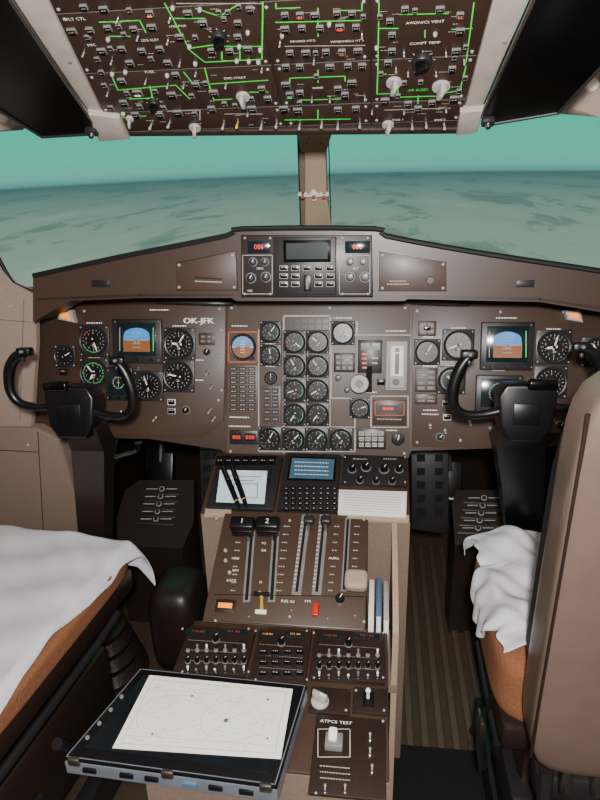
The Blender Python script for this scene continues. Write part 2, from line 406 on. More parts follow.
# ------------------------------------------------------------ glareshield
FG=Fr(at_y(307,265,1.30),84)
top=[(33,276),(120,257),(226,236),(242,229),(374,229),(386,236),(480,253),(600,271),(660,282)]
bot=[(660,322),(600,312),(540,302),(408,299),(404,301),(236,301),(232,298),(140,298),(70,301),(33,322)]
B=MB(FG); pts=[B.P(*p) for p in top+bot]; k=len(pts)
vs=[(x,y,0) for x,y in pts]+[(x,y-(.05 if i<len(top) else .0),-.42 if i<len(top) else -.1) for i,(x,y) in enumerate(pts)]
fs=[tuple(range(k))[::-1]]+[(i,(i+1)%k,(i+1)%k+k,i+k) for i in range(k)]
B.add(vs,fs,BR); B.tube([(*B.P(*p),-.002) for p in top],.006,BLR,8,3)
B.line([(40,299),(140,295),(232,295)],2,.002,BRD); B.line([(408,296),(540,299),(600,308)],2,.002,BRD)
GS=B.done('glareshield',None,'dark brown glareshield hood above the instrument panel','glareshield')
def cover(pp):
    B=MB(FG); B.ppoly(pp,.0,.006,BR2,.0015); n=len(pp); cx=sum(p[0] for p in pp)/n; cy=sum(p[1] for p in pp)/n
    B.screws([(cx+(p[0]-cx)*.9,cy+(p[1]-cy)*.82) for p in pp],1.6,.006,LGR)
    B.line([pp[0],pp[1],pp[2],pp[3]],1.2,-.0+.0003,BLK,True)
    return B
B=cover([(177,263),(236,251),(238,290),(177,290)]); B.line([(196,277),(222,279)],1.2,.0065,BLK); B.line([(196,281),(222,282)],1,.0065,LGR); B.done('glareshield_cover',GS)
B=cover([(379,251),(446,262),(446,291),(379,291)])
x,y=B.P(430,280); B.lathe([(.008,.006),(.007,.011)],(x,y,0),BLK,16); B.dash(398,281,16,.0065,WHM); B.dash(398,284,22,.0065,WHM); B.done('glareshield_cover',GS)
for u,v in ((101,283),(525,283)):
    B=MB(FG); B.rect(u-9,v-3,u+9,v+4,0,.004,BEZ,.001)
    for i in range(4): B.rect(u-7,v-2+i*1.4,u+7,v-1.5+i*1.4,.004,.005,BLK)
    B.done('air_vent',GS)
B=MB(FG); B.ppoly([(243,235),(372,235),(373,296),(243,296)],0,.022,BRD,.003)
B.rect(276,237,337,294,.02,.028,BEZ,.002)
for u in (247,272,343,368): B.screws([(u,238),(u,293)],1.3,.022,LGR)
B.frame(245,255,274,293,.7,.0225,WHM); B.frame(340,255,370,293,.7,.0225,WHM)
B.text('HDG',262,268,2.2,.0228,WHT); B.text('CRS',252,290,2.0,.0228,WHT); B.text('ALT',356,268,2.2,.0228,WHT)
GP=B.done('guidance_panel',GS,label='autopilot control panel with keys, knobs and red displays')
FGz=Fr(FG.o+FG.n*.022,84)
for u0,u1,t in ((248,270,'086'),(345,370,'086')):
    B=MB(FGz); B.rect(u0,241,u1,253,0,.003,SCD,.001); B.text(t,(u0+u1)/2,247,4.6,.0033,REDL); B.done('course_display',GP)
B=MB(FGz); B.rect(284,240,331,262,.005,.010,BLG,.001); B.rect(287,243,328,259,.009,.0104,SCD); B.done('mode_display',GP)
FGy=Fr(FG.o+FG.n*.028,84)
for r in range(3):
    for c in range(5):
        if c==2 and r>0: continue
        button(GP,FGy,284+c*11.6,268+r*8,8.6,5.6,name='mode_key',edge=LGR)
B=MB(FGy); B.rect(304,275,311,291,0,.004,BLK,.001); B.rect(306,277,309,289,.004,.008,GRY,.001); B.done('thumbwheel',GP)
for u,v,r in ((253,262,3.8),(265,262,3.4),(251,278,4.4),(266,277,4.4),(350,262,3.6),(363,262,3.4),(350,277,4.2),(365,277,4.6)): knob(GP,FGz,u,v,r,.012,BLK)
# ------------------------------------------------------------ main instrument panel
FM=Fr(at_y(318,380,1.42),76)
B=MB(FM); B.ppoly([(33,294),(660,294),(660,442),(508,448),(411,450),(409,459),(226,457),(221,449),(150,439),(34,437)],-.03,0,BR,.002)
IP=B.done('instrument_panel',None,'brown main instrument panel with round gauges and flight displays','instrument panel')
B=MB(FM)
B.ppoly([(80,306),(226,304),(224,420),(205,436),(82,434)],0,.004,BR2,.001)
B.ppoly([(412,306),(568,308),(572,444),(412,447)],0,.004,BR2,.001)
B.ppoly([(228,303),(410,303),(409,457),(227,455)],0,.004,BR3,.001)
B.screws([(85,311),(220,309),(219,400),(86,430),(417,311),(563,312),(566,438),(417,442),(232,308),(405,308),(231,451),(404,453),(222,330),(222,360),(222,390),(500,312),(460,440),(330,308)],1.5,.004,LGR)
B.text('OK-JFK',199,321,5.4,.0046,WHT,wpx=31,bold=2)
B.line([(284,452),(284,316),(331,316),(331,335),(357,335),(357,322),(330,322)],1.5,.0046,LGR)
B.line([(331,335),(331,398),(355,398),(355,430)],1.3,.0046,LGR); B.line([(259,330),(259,427),(284,427)],1.3,.0046,LGR)
B.line([(259,427),(259,451),(355,451),(355,427),(330,427),(330,316)],1.3,.0046,LGR)
B.line([(306,334),(306,426)],1,.0046,LGR); B.line([(371,396),(408,396),(408,427),(371,427)],1.2,.0046,LGR,True)
B.line([(330,427),(284,427)],1.2,.0046,LGR); B.line([(357,335),(410,335)],1,.0046,LGR)
for v in (354,378,401): B.line([(284,v),(330,v)],.8,.0045,LGR)
B.frame(229,332,258,362,1.4,.0047,ORG)
for u in range(288,330,7): B.rect(u,319,u+5.5,323,.004,.0052,BLK); B.rect(u,325,u+5.5,329,.004,.0052,BLK)
for u,v,w in ((95,323,16),(180,326,14),(160,310,20),(95,358,12),(200,360,8),(200,380,8),(240,326,16),(271,344,10),(271,366,10),(343,318,18),(396,331,20),(428,337,10),(458,328,14),(553,329,14),(506,318,20),(430,366,14),(450,366,10),(498,370,12),(372,392,10),(388,430,18),(240,417,20),(240,426,22),(120,372,12),(360,392,8),(430,410,14),(430,414,16)):
    B.dash(u,v,w,.0046,WHT)
B.done('panel_plate',IP)
FMz=Fr(FM.o+FM.n*.004,76)
gauge(IP,FMz,66,356,10,30,1,nums=False)
gauge(IP,FMz,95,341,14.5,-70,1,arc=[(200,300,DGR),(120,150,RED)])
gauge(IP,FMz,180,344,15,60,1,two=True)
gauge(IP,FMz,95,373,14,130,1,arc=[(0,350,DGR)],two=True)
gauge(IP,FMz,179,376,15,170,1)
gauge(IP,FMz,149,386,14,110,1)
gauge(IP,FMz,427,352,12,60,1,face=BEZ,nums=False)
gauge(IP,FMz,458,345,14.5,200,1,face=GRY)
gauge(IP,FMz,553,347,16,75,1,two=True)
gauge(IP,FMz,451,380,13,20,1,arc=[(90,260,DGR)],two=True,nums=False)
gauge(IP,FMz,550,382,15,170,1)
gauge(IP,FMz,596,352,14,120,1)
def efis(u0,v0,u1,v1,nav=False):
    B=MB(FMz); B.rect(u0,v0,u1,v1,0,.012,BEZ,.003)
    w,h=u1-u0,v1-v0; a,b,c,d=u0+w*.11,v0+h*.09,u1-w*.11,v1-h*.17
    B.rect(a,b,c,d,.011,.0125,SCD,.0005)
    for q in (.2,.5,.8):
        x,y=B.P(u0+w*q,v1-h*.08); B.lathe([(.004,.012),(.0035,.017)],(x,y,0),BLK,10)
    B.screws([(u0+3,v0+3),(u1-3,v0+3),(u0+3,v1-3),(u1-3,v1-3)],1,.012,GRY)
    um,vm=(a+c)/2,(b+d)/2
    if nav:
        x,y=B.P(um,vm); r=w*.22*FMz.sc(um,vm)
        for i in range(36):
            t=i*math.pi/18; B.line([(x+r*math.cos(t),y+r*math.sin(t)),(x+r*.86*math.cos(t),y+r*.86*math.sin(t))],.0007,.0129,WHT,px=False)
        B.line([(x,y-r*.7),(x,y+r*.7)],.001,.013,SCG,px=False); B.line([(x-r*.2,y),(x+r*.2,y)],.001,.0131,AMB,px=False)
    else:
        p=w*.27
        arcp=[B.P(um-p*math.cos(math.radians(20+14*i)),vm-h*.08-h*.18*math.sin(math.radians(20+14*i))) for i in range(11)]
        pp=[B.P(um-p,vm+h*.02)]+arcp+[B.P(um+p,vm+h*.02)]
        B.quad([(x,y,.0128) for x,y in pp],SKY); B.rect(um-p,vm+h*.02,um+p,vm+h*.28,.012,.0128,ERT)
        B.line([(um-p*.8,vm+h*.02),(um-p*.25,vm+h*.02),(um,vm+h*.1),(um+p*.25,vm+h*.02),(um+p*.8,vm+h*.02)],1,.0131,WHM)
        for q in (-.14,-.07,.1,.18): B.line([(um-p*.3,vm+h*q),(um+p*.3,vm+h*q)],.7,.0131,WHM)
        B.line([(c-2.5,b+5),(c-2.5,d-5)],.8,.0129,SCG); B.line([(a+2.5,b+5),(a+2.5,d-5)],.8,.0129,WHM)
    B.done('flight_display',IP)
efis(114,319,163,363); efis(480,322,533,370); efis(475,375,522,413,True); efis(107,367,134,400,True)
gauge(IP,FMz,243,347,13.5,None,0,name='standby_horizon',card=True,nums=False)
for u,v,r,n in ((271,332,10,50),(271,355,10,100),(295,342,10.8,-40),(318,342,10.8,140),(295,366,10.8,120),(318,366,10.8,130),(295,390,10.8,-160),(318,390,10.8,-150),(295,414,10.8,-120),(318,414,10.8,-125),(270,438,10.8,60),(294,439,10.8,45),(317,439,10.8,50),(341,439,10.8,130),(343,333,11,-20)):
    gauge(IP,FMz,u,v,r,n,1,arc=[(-50,20,DGR) if (u+v)%2 else (30,80,DGR)])
gauge(IP,FMz,271,378,6.5,90,0,nums=False); gauge(IP,FMz,360,408,9.5,20,1,nums=False)
def tiles(B,u0,v0,u1,v1,nx,ny,m,dm,z0=0,z1=.003,gp=1.2):
    for i in range(nx):
        for j in range(ny):
            a=u0+(u1-u0)*i/nx; c=u0+(u1-u0)*(i+1)/nx-gp; b=v0+(v1-v0)*j/ny; d=v0+(v1-v0)*(j+1)/ny-gp
            B.rect(a,b,c,d,z0,z1,m); B.dash((a+c)/2,(b+d)/2,(c-a)*.6,z1+.0003,dm,.9)
B=MB(FMz); B.rect(228,365,258,413,0,.003,BR3,.001); tiles(B,230,367,257,412,3,10,BRD,WHM,.003,.0045); B.done('warning_light_panel',IP)
B=MB(FMz); B.rect(262,386,281,424,0,.003,BR3,.001); tiles(B,264,388,280,423,2,5,BRD,WHM,.003,.0045); B.done('warning_light_panel',IP)
B=MB(FMz); B.rect(230,430,258,444,0,.005,BEZ,.001); B.rect(232,433,242,441,.004,.0056,SCD); B.rect(245,433,256,441,.004,.0056,SCD)
B.text('888',237,437,4,.006,REDL,wpx=8); B.text('888',250.5,437,4,.006,REDL,wpx=9); B.done('frequency_display',IP)
B=MB(FMz); B.rect(334,353,355,372,0,.004,BRD,.001); tiles(B,336,355,354,371,3,3,BLK,WHM,.004,.006); B.done('switch_panel',IP)
for u,v in ((338,378),(347,390)): knob(IP,FMz,u,v,3.2,.010,BLK)
B=MB(FMz); B.rect(358,340,382,373,0,.005,BRD,.001); B.rect(361,343,370,350,.004,.0065,SCD); B.rect(372,343,380,350,.004,.0065,SCD)
for i in range(4): B.rect(362,353+i*4.5,367,355+i*4.5,.004,.0062,RED)
B.dash(375,347,6,.0068,DGR); B.dash(375,358,6,.0055,WHT); B.dash(375,363,6,.0055,WHT); B.rect(366,366,372,392,.001,.0056,HOL); B.done('landing_gear_panel',IP)
x,y=FMz.loc(360,382); B=MB(FMz); k=FMz.sc(360,380)
B.tube([(x+.01,y+.01,0),(x+.006,y+.006,.02),(x,y,.035)],.005,MET,10)
B.lathe([(.004,-.011),(8.5*k,-.010),(9.2*k,-.005),(9.2*k,.005),(8.5*k,.010),(.004,.011)],(x,y,.045),LGR,28)
B.lathe([(4*k,.010),(3*k,.013)],(x,y,.045),GRY,16); B.done('landing_gear_lever',IP)
B=MB(FMz); B.rect(386,341,407,390,0,.006,LGR,.002); B.rect(391,346,403,376,.005,.0068,WHT); B.rect(395,348,399,374,.0065,.0074,BEZ); B.frame(389,344,405,388,.8,.0064,BLK)
B.rect(394,352,400,353.5,.007,.0085,WHT); x,y=B.P(396,382); B.lathe([(.008,.006),(.007,.012)],(x,y,0),BLK,16); B.done('flap_indicator',IP,label='pale grey flap position indicator')
B=MB(FMz); B.rect(373,400,406,425,0,.004,BR,.001); B.rect(378,405,399,412,.004,.006,BLK); B.text('888',388,408.5,3.2,.0063,REDL,wpx=11); B.dash(389,419,24,.0045,WHM); B.frame(375,402,404,415,.8,.0044,ORG); B.done('pressure_panel',IP)
B=MB(FMz); B.rect(357,429,386,449,0,.003,BRD,.001); tiles(B,359,431,385,448,4,3,LGR,BLK,.003,.006,1.6); B.done('annunciator_panel',IP)
bar_knob(IP,FMz,398,439,6.5,.01,BEZ)
for u,v,m in ((381,382,BLK),(172,402,WHT),(172,411,LGR),(447,417,WHT),(446,403,LGR),(64,372,BLK),(427,328,BLK)): button(IP,FMz,u,v,8,6,edge=m,name='indicator_lamp')
for (a,b,c,d) in ((418,321,436,336),(415,368,437,392),(415,394,437,404),(136,366,140,400),(199,333,215,345)):
    B=MB(FMz); B.rect(a,b,c,d,0,.004,BR,.001); tiles(B,a+2,b+2,c-1,d-1,2,max(2,int((d-b)/6)),BR3,WHM,.004,.005); B.done('placard',IP)
tgs=((210,410),(214,418),(120,412),(155,418),(430,425),(445,430),(470,422),(490,428),(530,425),(208,372),(212,386))
for u,v in tgs: toggle(IP,FMz,u,v,2.4,LGR)
for u,v in ((109,420),(186,410),(540,415),(560,425),(440,437),(207,352)): knob(IP,FMz,u,v,3.6,.01,BLK)
for u,v in ((68,316),(571,316)):
    B=MB(FM); B.ppoly([(u-9,v-6),(u+7,v-6),(u+10,v+7),(u-6,v+4)],0,.02,LGR,.004); B.ppoly([(u-5,v-3),(u+4,v-3),(u+6,v+4),(u-3,v+2)],.019,.022,AMB); B.done('map_lamp',IP,label='small lit amber and white lamp')
for u0,u1 in ((160,235),(405,470)):
    B=MB(FM); z=.04; x0,y0=B.P(u0,301); x1,y1=B.P(u1,303)
    B.tube([(x0,y0,.0),(x0+.02,y0-.003,z),(x1-.02,y1-.003,z),(x1,y1,0)],.005,BEZ,8,3); B.done('grab_handle',IP)
# ------------------------------------------------------------ overhead panel
FO=Fr((0,1.12,1.48),149)
B=MB(FO)
L0,L1=B.P(112,131),B.P(6,-90); R1,R0_=B.P(516,-90),B.P(459,128)
y0=L0[1]
B.poly([L0,R0_,R1,L1],-.06,0,OVP,.002)
OP=B.done('overhead_panel',None,'dark brown overhead panel with green mimic lines, switches and knobs','overhead panel')
B=MB(FO)
B.ppoly([(99,134),(112,134),(6,-90),(-42,-90)],-.05,.002,STR,.003)
B.ppoly([(459,130),(473,127),(568,-90),(516,-90)],-.05,.002,STR,.003)
B.ppoly([(99,136),(130,134),(120,112),(88,108)],.0,.012,STR,.004)
B.ppoly([(456,130),(477,127),(484,104),(460,106)],.0,.012,STR,.004)
B.ppoly([(112,135),(460,132),(459,127),(112,130)],-.055,.004,OVP,.002)
B.screws([(104,122),(470,116),(70,60),(505,40)],2.2,.003,GRY)
B.done('panel_surround',OP,label='light grey painted surround strips')
def lx(t): return L0[0]+(L1[0]-L0[0])*t
def rx(t): return R0_[0]+(R1[0]-R0_[0])*t
Hh=L1[1]-L0[1]
ysr=[0,(B.P(300,104)[1]-y0)/Hh,(B.P(300,62)[1]-y0)/Hh,(B.P(300,-2)[1]-y0)/Hh,1.0]
x1a,x2a=B.P(272,60)[0],B.P(371,60)[0]
NOGO=[(76,17,14,4),(92,43,8,4),(150,38,12,4),(178,24,12,4),(150,70,8,4),(235,76,12,4),(305,39,14,4),(345,39,18,4),(318,86,8,4),(425,21,22,4),(425,41,18,4),(418,90,14,4),(398,118,8,4),(440,118,8,4)]
def free(u,v,m=0): return all(abs(u-a)>w+m+4 or abs(v-b)>h+m for a,b,w,h in NOGO)
for i in range(3):
    for j in range(4):
        B=MB(FO); t0,t1=ysr[j],ysr[j+1]
        ql=[lx(t0)+.002,lx(t1)+.002] if i==0 else ([x1a+.0015]*2 if i==1 else [x2a+.0015]*2)
        qr=[x1a-.0015]*2 if i==0 else ([x2a-.0015]*2 if i==1 else [rx(t0)-.002,rx(t1)-.002])
        b,d=y0+Hh*t0+.001,y0+Hh*t1-.001
        B.poly([(ql[0],b),(qr[0],b),(qr[1],d),(ql[1],d)],0,.003,OVP,.001)
        B.line([(ql[0]+.001,b),(qr[0]-.001,b)],.0012,.0032,GRY,px=False)
        for p,q in ((ql[0]+.007,b+.007),(qr[0]-.007,b+.007),(ql[1]+.007,d-.007),(qr[1]-.007,d-.007)): B.lathe([(.0025,.003),(.0018,.0042)],(p,q,0),LGR,8)
        G=lambda *p: B.line(list(p),1.35,.0036,GRN)
        if (i,j)==(0,2):
            B.text('FLT CTL',76,17,3.8,.0034,WHT,wpx=20); B.text('MFC',92,43,3.4,.0034,WHT); B.text('LDG ELEV',150,38,3,.0034,WHT); B.text('HYD PWR',178,24,2.8,.0034,WHT)
            G((165,1),(190,48),(205,60)); G((205,60),(262,57),(263,0)); G((196,6),(220,14),(238,2)); B.line([(177,1),(263,1)],1.2,.0036,WHM); G((190,46),(218,42),(218,34)); G((225,44),(262,44)); G((100,20),(140,18),(146,30)); G((240,44),(240,57)); G((222,57),(222,50)); G((175,16),(205,16)); G((110,34),(130,34))
        if (i,j)==(0,1):
            B.text('FUEL',150,70,3.4,.0034,WHT); G((112,74),(118,88),(176,83),(190,97)); G((205,66),(209,82),(268,78)); B.text('ENG START',235,76,3,.0034,WHT); G((150,84),(153,97)); G((209,82),(214,98),(232,97)); G((250,90),(268,90)); G((130,97),(150,96)); G((184,70),(192,80))
        if (i,j)==(0,0): B.line([(150,110),(200,108),(200,118)],1.2,.0036,WHM); B.line([(225,112),(262,112)],1.2,.0036,WHM); G((120,116),(146,114))
        if (i,j)==(1,2): G((276,1),(276,6),(300,5)); G((340,8),(362,8),(362,1)); G((276,20),(362,18)); B.text('PROBES HTG',303,39,2.6,.0034,WHT,wpx=25); B.text('WINDSHIELD HTG',347,39,2.6,.0034,WHT,wpx=33); B.line([(285,44),(365,43)],1,.0036,WHM); G((318,6),(318,34))
        if (i,j)==(1,1): G((290,76),(345,74)); G((318,68),(318,80)); G((290,76),(290,80)); G((345,74),(345,79)); B.text('WIPER',318,86,2.8,.0034,WHT); G((300,98),(340,97))
        if (i,j)==(1,0): G((285,118),(350,117)); G((318,108),(318,117))
        if (i,j)==(2,2): G((379,0),(378,60)); G((474,0),(466,60)); B.text('AVIONICS VENT',425,20,3.4,.0034,WHT,wpx=38); B.text('COMPT TEMP',425,41,3.4,.0034,WHT,wpx=30); G((379,26),(398,26)); G((472,26),(452,27)); G((425,28),(425,35)); G((400,12),(448,11))
        if (i,j)==(2,1): G((378,64),(377,92),(398,91)); G((466,64),(460,88),(440,92)); B.text('AIR BLEED',418,88,3.2,.0034,GRN,wpx=20); G((400,95),(436,94)); G((378,72),(386,72)); G((418,94),(418,101)); G((398,80),(398,91))
        if (i,j)==(2,0): B.line([(385,108),(450,106)],1.2,.0036,WHM); B.text('ENG 1',398,118,2.8,.0034,WHT); B.text('ENG 2',440,118,2.8,.0034,WHT)
        for _ in range(170):
            u,v=60+random.random()*420,4+random.random()*120
            px,py=B.P(u,v)
            if max(ql)+.012<px<min(qr)-.012 and b+.004<py<d-.004 and free(u,v,3): B.dash(u,v,random.uniform(4,9),.0034,WHM,.9)
        B.done('panel_module',OP)
FOz=Fr(FO.o+FO.n*.003,149)
bt=[(72,30),(90,29),(108,27),(102,50),(122,48),(84,6),(104,8),(150,12),(134,28),(152,26),(142,50),(160,48),(180,36),(168,62),(130,62),
(203,22),(238,22),(238,36),(248,48),(230,50),(212,50),(188,12),(250,8),
(122,80),(138,92),(176,74),(196,84),(214,92),(262,88),(268,98),(172,94),(124,102),(136,114),(178,112),(160,114),(212,108),(252,108),
(285,14),(300,14),(315,14),(337,12),(352,12),(285,28),(302,27),(320,27),(340,26),(356,26),(290,52),(306,52),(326,51),(342,51),(358,50),
(286,66),(300,66),(330,66),(348,65),(362,65),(286,84),(300,92),(338,88),(352,82),(290,94),(345,94),(298,110),(338,109),(356,108),(284,108),
(390,20),(392,34),(460,30),(460,14),(392,50),(456,50),(388,62),(452,68),(385,100),(408,103),(432,102),(454,98),(418,108),(405,8),(440,8)]
for i,(u,v) in enumerate(bt):
    lit={7:AMB,38:REDL,45:REDL,50:ORG,24:WHT,61:GRN,70:ORG}.get(i)
    button(OP,FOz,u,v,7.6 if i%3 else 9,5.2,lit)
done_pts=list(bt)+[(219,36),(154,102),(422,60),(243,96),(394,82),(441,86),(220,30),(422,54),(243,90),(394,76),(441,80)]
tg2=((118,122),(138,36),(170,18),(262,68),(248,112),(312,98),(330,98),(365,96),(446,52),(404,52),(396,68),(112,60),(180,62),(196,72),(226,84),(184,84),(168,84),(146,80),(108,92),(280,42),(362,34),(314,60),(372,110),(404,110),(446,108),(464,60),(436,72),(408,72),(84,52),(118,18),(168,40))
done_pts+=list(tg2)
cnt=0; tries=0
while cnt<60 and tries<4000:
    tries+=1; v=random.uniform(5,116); u=random.uniform(62+v*.42,478-v*.16)
    if free(u,v,2) and all(abs(u-a)>8.5 or abs(v-b)>6.5 for a,b in done_pts) and abs(u-272)>5 and abs(u-371)>5:
        done_pts.append((u,v)); cnt+=1
        B=MB(FOz)
        if cnt%3: B.rect(u-2.6,v-2.2,u+2.6,v+2.2,0,.003,GRY,.0004); B.rect(u-2,v-1.7,u+2,v+1.7,.003,.0042,BLG,.0003); B.dash(u,v,3,.0045,WHM,.9)
        else: x,y=B.P(u,v); r=2.2*FOz.sc(u,v); B.lathe([(r,0),(r,.003),(r*.6,.005)],(x,y,0),LGR,12)
        B.done('annunciator_light',OP)
for u,v,r in ((219,36,8),(154,102,6),(422,60,10)):
    x,y=FOz.loc(u,v); rr=r*FOz.sc(u,v); B=MB(FOz); B.lathe([(rr,0),(rr,.006),(rr*.9,.008)],(x,y,0),BEZ,28); B.lathe([(rr*.7,.008),(rr*.7,.0085)],(x,y,0),DIAL,24)
    B.box((x,y,.012),(rr*1.3,rr*.35,.010),BLK,.001,rot=Matrix.Rotation(.4,3,'Z'))
    for a in range(8): B.line([(x+rr*1.1*math.cos(a*.785),y+rr*1.1*math.sin(a*.785)),(x+rr*1.3*math.cos(a*.785),y+rr*1.3*math.sin(a*.785))],.0008,.0004,WHT,px=False)
    B.done('selector_dial',OP)
for u,v,r in ((243,96,7),(394,82,8),(441,86,9),(195,127,6),(388,124,6),(130,118,4)): bar_knob(OP,FOz,u,v,r,.014,LGR,ang=75 if u!=243 else 92)
for i,u in enumerate((152,170,224,238,262,277,300,322,338,360,412,426,444)): toggle(OP,FOz,u,123-(i%2)*1.5,3.0,LGR if i not in(3,) else YEL,-25,.018)
for u,v in tg2: toggle(OP,FOz,u,v,2.1,LGR,-15,.010)
# ------------------------------------------------------------ sun visors
FV=Fr(FO.o+FO.n*.008,149)
for pp,lb in (([(-150,-95),(-46,-95),(11,0),(97,127),(94,134),(42,137),(-5,108),(-110,30)],1),([(574,-95),(533,0),(481,116),(492,124),(558,113),(606,62),(720,10),(720,-95)],2)):
    B=MB(FV); B.ppoly(pp,-.012,.0,VIS,.004)
    V=B.done('sun_visor',None,'dark tinted folding sun visor panel beside the overhead panel','sun visor',group='cockpit sun visors')
    B=MB(FV); q=[(-46,-95),(11,0),(97,127),(94,134),(42,137),(-5,108),(-110,30)] if lb==1 else [(574,-95),(533,0),(481,116),(492,124),(558,113),(606,62),(720,10)]
    B.tube([(*B.P(*p),.0) for p in q],.0028,BEZ,8,1); B.tube([(*B.P(*p),.001) for p in q[:3]],.003,MET,8,2); B.done('visor_rail',V,label='thin metal edge rail')
    B=MB(FV); u,v=(92,129) if lb==1 else (488,119); x,y=B.P(u,v); B.box((x,y,.004),(.02,.016,.012),BEZ,.003); B.lathe([(.005,.01),(.004,.016)],(x,y,0),MET,12); B.done('hinge',V)
# ------------------------------------------------------------ center pedestal
FC=Fr((0,1.19,.71),22); FQ=Fr((0,.945,.615),27); FR=Fr((0,.945,.612),3)
def rectw(fr,u0,v0,u1,v1):
    um,vm=(u0+u1)/2,(v0+v1)/2
    return fr.loc(u0,vm)[0],fr.loc(um,v1)[1],fr.loc(u1,vm)[0],fr.loc(um,v0)[1]
def under(B,fr,x0,y0,x1,y1,zb,m,lip=None):
    t=[fr.M@Vector(p) for p in ((x0,y0,0),(x1,y0,0),(x1,y1,0),(x0,y1,0))]
    b=[Vector((p.x,p.y,zb)) for p in t]
    B.add(t+b,[(0,1,2,3),(7,6,5,4),(0,4,5,1),(1,5,6,2),(2,6,7,3),(3,7,4,0)],m)
B=MB()
cx0,cy0,cx1,cy1=rectw(FC,208,457,409,519); under(B,FC,cx0,cy0,cx1,cy1,0,BEI2)
qx0,qy0,qx1,qy1=rectw(FQ,213,517,367,627); under(B,FQ,qx0,qy0,qx1,qy1,0,BEI2)
rx0,ry0,rx1,ry1=rectw(FR,178,628,388,705); under(B,FR,rx0,-.3,rx1,ry1,0,BEI2)
sx1=qx1+.062
B.poly([(.93,0),(1.22,0),(1.22,.72),(1.0,.655),(.93,.62)],sx1-.012,sx1,BEI,.003,T=Matrix(((0,0,1,0),(1,0,0,0),(0,1,0,0),(0,0,0,1))))
B.box(((qx1+sx1)/2,1.0,.49),(sx1-qx1,.16,.01),BEI2)
CP=B.done('center_pedestal',None,'center pedestal with engine levers, radios and a display keyboard','pedestal')
B=MB(FC); B.rect(208,457,409,519,0,.006,BR,.002)
B.ppoly([(206,511),(232,511),(232,519),(205,519)],.004,.012,BEI,.002); B.ppoly([(346,516),(409,518),(409,525),(348,523)],.004,.012,BEI,.002); B.done('console_deck',CP)
FCz=Fr(FC.o+FC.n*.006,22)
B=MB(FCz); B.rect(213,458,279,512,0,.012,BEZ,.003); tiles(B,217,460,277,470,7,1,BLK,WHM,.012,.0145); B.rect(217,472,269,510,.011,.014,SCD,.001)
B.ppoly([(221,474),(268,475),(265,508),(217,506)],.014,.0146,SCW)
B.line([(228,480),(262,481)],.8,.0149,INK); B.frame(235,488,258,502,.8,.0149,INK); B.line([(226,484),(255,485)],.8,.0149,INK)
B.done('display_unit',CP,label='display unit with a pale lit screen')
B=MB(FCz); B.rect(282,457,339,514,0,.014,BEZ,.003); B.rect(289,461,336,485,.013,.015,BLG,.001); B.rect(291,463,334,483,.0148,.0156,SCR)
for v in (467,471,475,479): B.dash(312,v,34,.0159,SCW,1)
CD=B.done('flight_management_unit',CP,label='computer unit with blue-grey screen and keypad')
FCy=Fr(FC.o+FC.n*.02,22)
B=MB(FCy)
for r in range(5):
    for c in range(8):
        u=286.5+c*6.9; v=489+r*5; B.rect(u-2.5,v-1.7,u+2.5,v+1.7,0,.0025,BLK,.0004); B.dash(u,v,2.4,.0028,WHM,1)
B.done('keypad',CD)
B=MB(FCz); B.rect(343,458,407,487,0,.010,BEZ,.002); B.dash(360,462,14,.0105,WHM); B.dash(390,462,14,.0105,WHM); B.screws([(345,460),(405,460),(345,485),(405,485)],1,.01,LGR); RP=B.done('weather_radar_panel',CP)
FCx=Fr(FC.o+FC.n*.016,22)
for u,v,r in ((352,470,3.6),(366,468,4.2),(384,470,4.2),(399,470,3.6),(360,481,3),(376,482,3),(392,482,3)): knob(RP,FCx,u,v,r,.010,BLK)
B=MB(Fr(FC.o+FC.n*.0125,22,-2)); B.ppoly([(339,490),(407,492),(406,517),(338,514)],-.004,.002,PAP,.0004)
for v in range(8):
    B.dash(372,494+v*2.6,56,.0022,WHM,.8)
B.done('checklist_card',None,'cream checklist card lying on the console','card')
for i,(a,b) in enumerate((((223,468),(240,509)),((232,467),(247,507)))):
    B=MB(FCz); p,q=B.P(*a,.03),B.P(*b,.03); P=Vector((*p,.034)); Q=Vector((*q,.026))
    B.tube([P,P.lerp(Q,.3),P.lerp(Q,.75),P.lerp(Q,.92),Q],[.0058,.0066,.0060,.0038,.0010],BLK,12,2)
    c=P.lerp(Q,.80); e=P.lerp(Q,.815); B.tube([c,e],.0056,YEL,12,1)
    B.tube([P.lerp(Q,.03)+Vector((0,0,.006)),P.lerp(Q,.33)+Vector((0,0,.008))],.0014,MET,6,2)
    B.done('pen',None,'black marker pen with yellow band lying on the display','pen',group='pens on the display unit')
# lever quadrant
B=MB(FQ); B.rect(213,517,367,627,0,.006,BR2,.003)
def slot(B,a,b,w,rail=None,rw=4):
    if rail: B.line([a,b],w+rw,.0064,rail)
    B.line([a,b],w,.0068,HOL)
slot(B,(252,536),(247,600),3,GRY); slot(B,(276,536),(272,600),3,GRY)
slot(B,(306,520),(297,592),2.6,GRY,6); slot(B,(324,520),(317,592),2.6,GRY,6); slot(B,(348,522),(344,590),2.4,GRY,3)
for t in range(17):
    v=524+t*4; B.line([(301.5-t*.5,v),(303.5-t*.5,v)],.6,.0070,WHT); B.line([(319.5-t*.4,v),(321.5-t*.4,v)],.6,.0070,WHT)
for t in range(9):
    v=528+t*8; B.dash(240-t*.8,v,5,.0066,WHM); B.dash(287-t,v,6,.0066,WHM); B.dash(337-t*.8,v,5,.0066,WHM); B.dash(357-t*.5,v,5,.0066,WHM)
for s,u,v in (('TO',264,545),('GA',264,552),('FI',261,584),('GI',260,594),('MAX',236,560),('REV',236,572),('AUTO',334,560),('FTR',308,603),('FUEL SO',288,603),('LOCK',232,582)): B.text(s,u,v,2.6,.0067,WHT)
